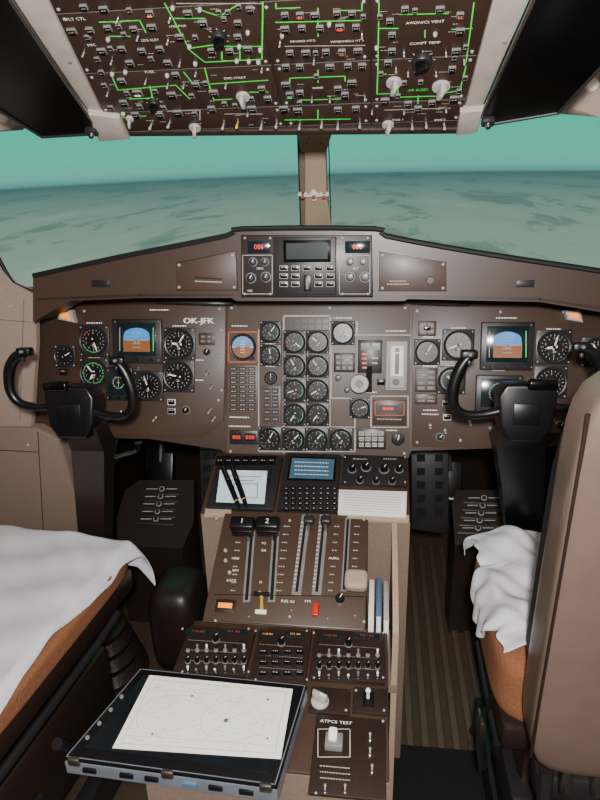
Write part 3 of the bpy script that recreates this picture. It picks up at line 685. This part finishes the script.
B.rect(216,601,236,614,.006,.009,BRD,.001); B.rect(219,605,233,610,.009,.0105,AMB,.0005)
B.line([(215,596),(365,598)],.8,.0066,BLK)
B.screws([(217,520),(364,521),(216,622),(364,623),(290,522),(290,618)],1.5,.006,LGR)
for u,v in ((226,552),(226,562),(230,574)): 
    x,y=B.P(u,v); B.lathe([(.004,.006),(.003,.009)],(x,y,0),LGR,10)
QD=B.done('lever_quadrant',CP)
def lever(u,v,bu,bv,mm,nm,shape,txt=None):
    B=MB(FQ); bx,by=B.P(bu,bv); h=.055; x,y=B.P(u,v,h)
    B.box(((bx+x)/2,(by+y)/2,h/2),(.006,.016,h),MET,.001); k=FQ.sc(u,v)
    if shape=='T':
        B.box((x,y,h+.004),(23*k,13*k,.022),mm,.005,seg=3)
        B.box((x,y-6*k,h-.008),(21*k,4*k,.02),mm,.004)
        B.text(txt,0,0,0,h+.0155,WHT,xy=(x,y),h=.011)
    elif shape=='K':
        B.box((x,y,h),(10*k,8*k,.014),mm,.004,seg=3)
    else:
        B.pillow((x,y,h-.01),(22*k,20*k,.022),5,mm,6)
    B.done(nm,QD)
lever(243,525,250,540,BLK,'power_lever','T','1'); lever(268,525,275,540,BLK,'power_lever','T','2')
lever(309,520,308,526,BEZ,'condition_lever','K'); lever(326,520,325,526,BEZ,'condition_lever','K')
lever(356,578,346,586,CRM,'flap_lever','P')
B=MB(FQ); x,y=B.P(316,612); B.box((x,y,.012),(.012,.022,.014),RED,.002); B.box((x,y-.012,.016),(.014,.006,.01),RED,.002); B.done('guarded_switch',QD,label='red switch guard')
B=MB(FQ); x,y=B.P(262,610); B.tube([(x,y,.004),(x+.002,y+.006,.03),(x+.003,y+.012,.045)],[.004,.003,.004],YEL,8); B.tube([(x-.012,y+.012,.045),(x+.018,y+.012,.045)],.004,BLK,10,2); B.box((x,y-.008,.009),(.022,.008,.006),WHT,.001); B.done('parking_brake_handle',QD,label='parking brake handle with yellow stem')
for u,v in ((292,612),(340,606),(355,617),(328,620),(250,618)): toggle(QD,FQ,u,v,2.4,GRY,10,.012)
knob(QD,FQ,340,600,5,.012,BLK)
# radio deck
B=MB(FR); B.box(((rx0+rx1)/2,(ry1-.3)/2,.003),(rx1-rx0,ry1+.3,.006),BR,.003); B.done('radio_deck',CP)
FRz=Fr(FR.o+FR.n*.006,3)
def radio(u0,v0,u1,v1,n):
    B=MB(FRz); B.rect(u0,v0,u1,v1,0,.010,BRD,.002)
    w=u1-u0; h=v1-v0
    B.rect(u0+w*.08,v0+h*.06,u0+w*.42,v0+h*.16,.009,.0115,SCD); B.rect(u0+w*.58,v0+h*.06,u0+w*.92,v0+h*.16,.009,.0115,SCD)
    B.text('118.90',u0+w*.25,v0+h*.11,2.2,.0118,RDIM if n!=1 else AMB,wpx=w*.18); B.text('121.60',u0+w*.75,v0+h*.11,2.2,.0118,RDIM if n!=1 else AMB,wpx=w*.18)
    for q in (.32,.53,.76): B.dash(u0+w*.5,v0+h*q,w*.8,.0104,GRY,.9)
    B.line([(u0+3,v0+h*.56),(u1-3,v0+h*.57)],.8,.0104,BLK)
    B.screws([(u0+2,v0+2),(u1-2,v0+2),(u0+2,v1-2),(u1-2,v1-2)],1.2,.01,LGR)
    P=B.done('radio_unit',CP); fz=Fr(FR.o+FR.n*.016,3)
    if n!=1:
        for j,q in enumerate((.42,.66,.88)):
            for i in range(7):
                if j==0: toggle(P,fz,u0+w*(.1+i*.133),v0+h*q,2.6,(BLK,GRY,WHT,BLK,GRY,BLK,WHT)[i],-20,.012,bm=GRY)
                elif j==1: knob(P,fz,u0+w*(.1+i*.133),v0+h*q,2.3,.010,BLK,name='volume_knob')
                else: toggle(P,fz,u0+w*(.1+i*.133),v0+h*q,2.6,(WHT,GRY,LGR)[i%3],-10+(i%2)*30,.013,bm=BEZ)
    else:
        for j,q in enumerate((.4,.6,.8)):
            for i in range(4): button(P,fz,u0+w*(.17+i*.22),v0+h*q,w*.16,5,name='radio_key',edge=BEZ)
    knob(P,fz,u0+w*.5,v0+h*.2,3.2,.012,BLK)
radio(181,631,251,678,0); radio(254,633,309,686,1); radio(312,635,385,684,2)
B=MB(FRz); B.rect(310,690,350,716,0,.006,BRD,.002); B.rect(353,690,387,716,0,.006,BRD,.002); B.rect(312,719,386,800,0,.006,BRD,.002); B.text('ATPCS TEST',336,725,3.2,.0064,WHT,wpx=32); B.frame(318,732,350,760,1,.0064,WHM)
for v in (770,776,782): B.dash(335,v,30,.0064,WHM)
B.screws([(314,693),(346,713),(356,693),(384,713),(316,796),(383,724)],1.4,.006,LGR); B.done('blanking_panel',CP)
FRy=Fr(FR.o+FR.n*.012,3)
bar_knob(CP,FRy,320,702,9,.016,LGR,ang=-25)
B=MB(FRy); B.rect(325,737,343,752,0,.012,GRY,.002); x,y=B.P(333,742); B.box((x,y,.016),(.014,.020,.012),WHT,.004,rot=Matrix.Rotation(.3,3,'X')); B.done('guarded_switch',CP,label='white guarded switch')
B=MB(FRy); B.rect(363,693,374,708,0,.006,BLK,.001); x,y=B.P(368,700); B.lathe([(.003,.006),(.0025,.016),(.0045,.021),(.003,.024)],(x,y,0),WHT,12); B.done('guarded_switch',CP)
for u,v in ((370,740),(370,755),(372,772),(345,792),(325,792)): toggle(CP,FRy,u,v,2.6,LGR,-15,.012)
for i,(m,hh) in enumerate(((PAP,.642),(BLU,.648),(LGR,.640))):
    B=MB(); x=qx1+.010+i*.014
    B.box((x,.995,hh-.07),(.010,.115,.14),m,.001); B.box((x,.995,hh-.07),(.0075,.118,.136),PAP)
    B.done('manual',None,'thin manual with %s cover standing in the side pocket'%('blue' if m==BLU else 'pale'),'book',group='manuals in the pedestal pocket')
# ------------------------------------------------------------ tablet computer and chart
FT=Fr((-.11,.67,.648),2,-1.5)
def tq(u,v): return FT.loc(u,v)
tl,tr,brr,bl=tq(140,670),tq(307,687),tq(277,788),tq(64,759)
B=MB(FT); B.poly([bl,brr,tr,tl],-.028,-.003,SIL,.004,seg=3); B.poly([bl,brr,tr,tl],-.003,.004,BLK,.004)
TB=B.done('tablet_computer',None,'black and silver convertible tablet computer resting on the pedestal','tablet computer')
def tb(s,t):
    a=Vector(bl).lerp(Vector(brr),s); b=Vector(tl).lerp(Vector(tr),s); p=a.lerp(b,t); return (p.x,p.y)
B=MB(FT); B.poly([tb(.06,.1),tb(.94,.1),tb(.94,.92),tb(.06,.92)],.004,.005,SCT); B.done('screen',TB)
B=MB(FT); B.line([tb(.01,.01),tb(.99,.01),tb(.99,.99),tb(.01,.99)],.0016,.0042,SIL,True,px=False); B.done('screen_rim',TB,label='thin silver rim')
for s in (.12,.3,.42,.6,.72,.86):
    B=MB(FT); p=tb(s,0); B.box((p[0],p[1]-.001,-.015),(.020,.005,.008),BLK if s!=.6 else BLU,.001); B.done('port',TB)
for s in (.05,.5,.95): B=MB(FT); p=tb(s,0); B.box((p[0],p[1],-.002),(.018,.008,.014),MET,.003); B.done('latch',TB)
for t in (.2,.35,.5,.65): B=MB(FT); p=tb(.035,t); B.lathe([(.0035,.004),(.003,.006)],(p[0],p[1],0),GRY,10); B.done('control_button',TB)
B=MB(FT); pc=[tq(113,751),tq(281,762),tq(293,692),tq(150,678)]; B.poly(pc,.0055,.0064,PAP)
def pb(s,t):
    a=Vector(pc[0]).lerp(Vector(pc[1]),s); b=Vector(pc[3]).lerp(Vector(pc[2]),s); p=a.lerp(b,t); return (p.x,p.y)
zz=.0067
B.line([pb(.04,.06),pb(.96,.06),pb(.96,.94),pb(.04,.94)],.0006,zz,GRY,True,px=False)
B.line([pb(.04,.8),pb(.5,.8),pb(.5,.94)],.0005,zz,PGR,px=False); B.line([pb(.04,.16),pb(.96,.16)],.0005,zz,PGR,px=False)
cn=(.62,.45)
for q in ((.2,.2),(.35,.75),(.85,.8),(.9,.25),(.5,.1),(.78,.62)): B.line([pb(*cn),pb(*q)],.0004,zz,PGR,px=False)
for q,r in ((cn,.0035),((.35,.75),.002),((.2,.2),.0018),((.85,.8),.002),((.9,.25),.0018)):
    p=pb(*q); B.lathe([(r,zz-.0002),(r,zz+.0002)],(p[0],p[1],0),INK,12)
for i in range(150):
    s,t=random.uniform(.05,.9),random.uniform(.07,.93); L=random.uniform(.006,.03); B.line([pb(s,t),pb(min(.96,s+L),t)],.0006,zz,PGR if i%5 else GRY,px=False)
ar=[(.3+.25*math.cos(a/8),.45+.3*math.sin(a/8)) for a in range(8,34)]; B.line([pb(*q) for q in ar],.0005,zz,PGR,px=False)
ar=[(.66+.2*math.cos(a/5),.45+.28*math.sin(a/5)) for a in range(0,33)]; B.line([pb(*q) for q in ar],.0004,zz,PGR,px=False)
B.done('navigation_chart',None,'white printed navigation chart lying on the tablet computer','chart')
# ------------------------------------------------------------ control yokes
def yoke(side):
    base=at_y(70 if side<0 else 528,405,1.15); Y=empty('control_yoke',(base.x,1.3,0),'black ram horn control yoke on a brown floor column','control yoke','control yokes')
    f=Fr(base,80); sg=1 if side<0 else -1
    def L(u,v):
        k=1.24/F; return (sg*(u-70)*k,(405-v)*k)
    B=MB(f)
    hp=[L(*p) for p in ((44,394),(48,384),(92,385),(99,396),(96,425),(88,440),(57,440),(48,427))]
    if sg<0: hp=hp[::-1]
    B.poly(hp,-.04,.012,BLK,.006,seg=3)
    B.box((*L(60,384),.012),(.055,.020,.026),BLG,.006,seg=3); B.box((*L(72,413),.013),(.05,.04,.004),BLK,.0015)
    B.done('yoke_hub',Y)
    for P in ([(90,410),(110,415),(128,415),(139,407),(141,390),(136,371),(128,358)],[(50,406),(32,408),(14,403),(6,390),(8,369),(17,355),(28,350)]):
        B=MB(f); z=[.0,.0,.003,.006,.009,.012,.014]
        B.tube([(*L(*p),q) for p,q in zip(P,z)],[.0095,.0085,.0085,.0100,.0118,.0118,.0100],BLK,14,5)
        h=B.done('yoke_horn',Y)
        B=MB(f); x,y=L(*P[-1]); B.pillow((x,y+.003,.012),(.032,.018,.024),5,BLK,5)
        B.lathe([(.004,.022),(.003,.029)],(x,y+.004,0),GRY,10); B.box((x,y-.012,.020),(.006,.010,.010),BEZ,.002); B.done('switch_cluster',h)
    hub=f.M@Vector((0,-.045,-.03)); mid=at_y(98,600,1.38) if side<0 else at_y(524,560,1.40); fl=Vector((mid.x-(.02 if side<0 else -.03),mid.y,.0))
    B=MB(); n=[hub+Vector((.015 if side<0 else .016,0,0)),hub.lerp(mid,.15)+Vector((0,.06,0)),mid,fl]; ws=[.07,.08,.062,.06] if side<0 else [.095,.10,.072,.06]
    for a in range(3):
        vs=[]
        for p,w in ((n[a],ws[a]),(n[a+1],ws[a+1])): vs+=[(p.x-w/2,p.y-w*.4,p.z),(p.x+w/2,p.y-w*.4,p.z),(p.x+w/2,p.y+w*.4,p.z),(p.x-w/2,p.y+w*.4,p.z)]
        B.add(vs,[(3,2,1,0),(4,5,6,7),(0,1,5,4),(1,2,6,5),(2,3,7,6),(3,0,4,7)],BRD if side<0 else VIS)
    B.done('control_column',Y)
    B=MB(); k=1.0 if side<0 else .5; prof=[(.13*k,0),(.135*k,.02)]
    for i in range(4): z=.03+i*.045; r=(.12-i*.014)*k; prof+=[(r,z),(r+.007,z+.022)]
    prof+=[(.045,.215)]
    B.lathe(prof,(fl.x,fl.y,0),LED,32); B.done('column_boot',Y,label='pleated dark leather boot')
yoke(-1); yoke(1)
# ------------------------------------------------------------ footwell
def fbox(pp,dots):
    fr=Fr((0,1.70,.36),38); B=MB(fr); pts=[B.P(*p) for p in pp]
    t=[fr.M@Vector((x,y,0)) for x,y in pts]; b=[Vector((p.x,p.y,0)) for p in t]; n=len(t)
    inv=fr.M.inverted(); vs=[inv@q for q in t+b]
    B.add(vs,[tuple(range(n)),tuple(range(n,2*n))[::-1]]+[(i,(i+1)%n,(i+1)%n+n,i+n) for i in range(n)],BRD)
    for r in range(5):
        u,v=dots[0]-r*1.5,dots[1]+r*7.5; B.line([(u-15,v),(u-5,v)],1,.001,LGR); B.line([(u+5,v),(u+15,v)],1,.001,LGR)
        x,y=B.P(u,v); B.lathe([(.0095,.0),(.009,.002)],(x,y,0),LGR,16); B.lathe([(.0065,.002),(.0065,.003)],(x,y,0),BRD,16)
        B.box((x,y-.018,.002),(.13,.006,.005),BR,.002)
    B.done('rudder_housing',None,'dark brown rudder mechanism housing with printed markings','rudder housing',group='rudder housings')
fbox([(116,520),(125,490),(140,480),(194,480),(194,522),(182,548),(118,546)],(162,489))
fbox([(452,505),(456,490),(508,490),(512,545),(455,545)],(484,498))
B=MB(); a=at_y(172,560,1.46); B.pillow((a.x,a.y+.02,.15),(.15,.20,.30),4,BRD,8); B.done('pedal_fairing',None,'rounded dark brown fairing on the floor beneath the pedals','fairing')
def vent(pp,u0,v0,u1,v1):
    fr=Fr((0,1.62,.5),80); B=MB(fr); B.ppoly(pp,-.02,0,BEZ,.006)
    for j in range(5):
        for i in range(2):
            u=u0+(u1-u0)*i; v=v0+(v1-v0)*j/4; B.rect(u-4,v-3.5,u+4,v+3.5,-.001,.001,HOL,0)
    B.done('footwell_vent_panel',None,'dark grey perforated footwell panel under the instrument panel','panel',group='perforated footwell panels')
vent([(411,450),(449,448),(449,528),(444,534),(411,530)],421,458,439,512); vent([(199,448),(222,448),(222,480),(212,522),(201,520)],207,456,216,505)
for cx in (-.60,-.40,.38,.58):
    B=MB(); B.box((cx,1.86,.44),(.09,.02,.15),BLK,.006,rot=Matrix.Rotation(-.35,3,'X'))
    for i in range(4): B.box((cx,1.845+i*.012,.395+i*.03),(.08,.006,.006),GRY,.001)
    B.tube([(cx,1.87,.48),(cx,1.92,.6),(cx,1.95,.74)],.012,BEZ,10,3); B.tube([(cx-.04,1.83,.40),(cx+.04,1.83,.40)],.006,MET,8,2)
    B.done('rudder_pedal',None,'black ribbed rudder pedal hanging in the footwell','rudder pedal',group='rudder pedals')
B=MB(); q=[at_y(112,459,1.5),at_y(124,455,1.5),at_y(134,452,1.5),at_y(139,446,1.5)]; B.tube(q,[.008,.006,.006,.006],MET,10,4); B.lathe([(.014,-.01),(.014,.01)],q[0],MET,14); B.lathe([(.011,-.01),(.011,.01)],q[-1],BLK,14)
B.tube([q[0],q[0]+Vector((0,.1,.12)),q[0]+Vector((0,.1,.3))],.007,BEZ,8,2)
B.done('adjustment_crank',None,'metal pedal adjustment crank under the instrument panel','crank')
for s in (-1,1):
    B=MB(); B.box((s*.87,1.82,.4),(.1,.9,.8),BRD,.01); B.done('side_duct',None,'dark brown ducting along the footwell side','duct',group='footwell ducts')
B=MB(); a=at_z(385,744,.014); b=at_z(503,744,.014); B.box(((a.x+b.x)/2+.02,a.y-.45,.0145),(b.x-a.x+.06,.9,.008),MATB,.002); B.done('floor_mat',None,'black carpet mat on the brown floor','mat')
# ------------------------------------------------------------ seats
def cloth(f,nu,nv,m,name,label,T=None):
    B=MB(); vs=[];fs=[]
    for i in range(nu+1):
        for j in range(nv+1): vs.append(f(i/nu,j/nv))
    for i in range(nu):
        for j in range(nv): a=i*(nv+1)+j; fs.append((a,a+1,a+nv+2,a+nv+1))
    B.add(vs,fs,m,T); o=B.done(name,None,label,'sheet',sharp=180)
    s=o.modifiers.new('s','SOLIDIFY'); s.thickness=.003; s.offset=1; sb=o.modifiers.new('b','SUBSURF'); sb.levels=1; sb.render_levels=1
    return o
def seat(sg,xi,yf,yb,top,th,n):
    xo=sg*.85; cx=(xi+xo)/2; w=abs(xo-xi); cy=(yf+yb)/2
    S=empty('pilot_seat',(cx,cy,0),'pilot seat with fleece cushion and taupe leather backrest','seat','pilot seats')
    B=MB(); B.pillow((cx,cy,top-th/2),(w,yf-yb,th),n,SHP,14); B.done('seat_cushion',S,label='orange-brown fleece cushion')
    B=MB(); B.box((cx,cy,top-th-.03),(w-.03,yf-yb-.03,.06),LED,.015); B.box((cx,cy,top-.34),(w*.7,(yf-yb)*.7,.22),BRD,.02)
    for s in (-1,1): B.box((cx+s*w*.36,cy,.05),(.04,(yf-yb)*1.1,.10),BEZ,.006); B.tube([(cx+s*w*.42,cy+.15,.06),(cx+s*w*.42,cy-.05,top-.25)],.012,BEZ,10,2)
    B.tube([(xi+sg*.02,yf-.1,top-th-.07),(xi+sg*.02,yf-.2,top-th-.08),(xi+sg*.02,yb+.05,top-th-.08)],.009,BEZ,8,2)
    B.box((xi+sg*.08,yb+.12,.2),(.06,.2,.12),BEZ,.01); B.done('seat_base',S,label='dark metal seat base with levers')
    return S,cx,cy,w
def back(S,cx,w,y,zb,zt,lean):
    rot=Matrix.Rotation(lean,3,'X'); B=MB(); h=zt-zb
    B.pillow((cx,y,(zt+zb)/2),(w,.10,h),9,LEA,16,rot)
    n=rot@Vector((0,-1,0)); up=rot@Vector((0,0,1))
    B.done('backrest',S,label='taupe leather seat back')
    B=MB(); c=Vector((cx,y,(zt+zb)/2)); s=1 if cx>0 else -1
    pts=[c+Vector((-s*(w/2-.006),0,0))+up*t+n*.040 for t in (-h*.44,-h*.2,0,h*.2,h*.44)]
    B.tube(pts,.003,LED,8,3); B.done('piping',S)
    B=MB(); B.pillow(c+up*(.0)-n*.055,(w*.98,.07,h*.86),6,BLR,8,rot); B.done('backrest_padding',S,label='black front padding')
    B=MB(); b=c-up*h*.5+n*.03
    for q in (-.17,-.12,.1): B.lathe([(.012,-.02),(.014,0),(.009,.03)],b+Vector((q,0,-.02)),MET,12)
    B.box(b+Vector((0,.02,-.04)),(w*.9,.05,.05),BEZ,.01); B.tube([b+Vector((-w*.42,0,0)),b+Vector((-w*.42,-.01,-.12)),b+Vector((-w*.42,.02,-.35))],.012,BEZ,10,3); B.done('recline_mechanism',S)
S2,c2,cy2,w2=seat(1,.366,1.29,.88,.60,.15,7)
S1,c1,cy1,w1=seat(-1,-.445,1.23,.62,.60,.06,7)
back(S2,.396+.24,.48,.81,.47,1.17,.05)
back(S1,c1,w1,.55,.45,1.15,.03)
ang=-6; Rz=Matrix.Rotation(math.radians(ang),4,'Z'); S1.matrix_basis=S1.matrix_basis@Rz
def nz(x,y): return .0045*math.sin(x*34+y*13)+.0035*math.sin(y*47-x*21)+.002*math.sin((x+y)*75)
def sm(a,b,x): t=min(1,max(0,(x-a)/(b-a))); return t*t*(3-2*t)
def fl(s,t):
    cr=sm(.78,.98,t)
    xe=-.447+.006*math.sin(t*11)*(1-cr)+cr*.028
    x=-.855+s*(xe+.855); y=.60+t*.67
    z=.614+nz(x,y)*.7
    z-=max(0,x+.462)*1.3; z-=max(0,y-1.22)*2.0
    return (x-max(0,x+.43)*.2,min(y,1.242),z)
T1=Matrix.Translation((c1,cy1,0))@Rz@Matrix.Translation((-c1,-cy1,0))
cloth(fl,48,52,CLO,'sheet','white cotton sheet spread over the seat cushion',T1)
def fr_(s,t):
    # the sheet lies on the cushion and its free edge hangs down the inboard side in folds
    L=.46+.03*math.sin(t*14)+(.02 if t>.8 else 0); p=s*L   # distance from the seat back side
    hang=sm(.12,.34,t)*(1-sm(.50,.70,t))*.085+sm(.86,1,t)*.03
    fold=.006*math.sin(t*52)
    x_edge=.372
    flat=L-hang-.012-.02*(1-sm(.0,.15,t))
    y=.905+t*.41
    if p<=flat:
        x=.80-(p/flat)*(.80-x_edge-.012*(1 if hang>.02 else 2.2)); z=.618+nz(x*1.3,y*1.2)*1.4+.012*math.exp(-((x-.46)/.05)**2)*(1+math.sin(t*9))*.7
    else:
        q=(p-flat)/(L-flat); a=min(1,q*2.2); x=x_edge+.012*(1 if hang>.02 else 2.2)-.028*a+fold*q; z=.618+nz(x*1.3,y*1.2)*1.4*(1-q)-(hang+.006)*q
    z-=max(0,y-1.29)*2.2
    return (x,y,z)
cloth(fr_,64,56,CLO,'sheet','crumpled white cotton sheet hanging off the seat edge')
B=MB(); pts=[Vector((.39,.98,.46)),Vector((.358,.96,.38)),Vector((.365,.93,.30))]
B.tube(pts,.016,BLR,8,4,flat=.2); B.box((.358,.96,.38),(.012,.04,.05),MET,.003); B.done('seat_belt',S2,label='black webbing belt with metal buckle')
# ------------------------------------------------------------ light
def area(n,loc,tgt,size,pw,col):
    l=bpy.data.lights.new(n,'AREA'); l.size=size; l.energy=pw; l.color=col; o=bpy.data.objects.new(n,l); sc.collection.objects.link(o)
    o.location=loc; o.rotation_euler=(Vector(tgt)-Vector(loc)).to_track_quat('-Z','Y').to_euler(); return o
area('camera_flash',(.16,-.10,1.54),(.05,1.4,.75),.06,31,(1,.97,.95))
area('cabin_dome_light',(0,-.5,1.75),(0,1.2,.6),.9,6,(1,.95,.92))
w=bpy.data.worlds.new('world'); sc.world=w; w.use_nodes=True; w.node_tree.nodes['Background'].inputs[0].default_value=(.85,.82,.82,1); w.node_tree.nodes['Background'].inputs[1].default_value=.2
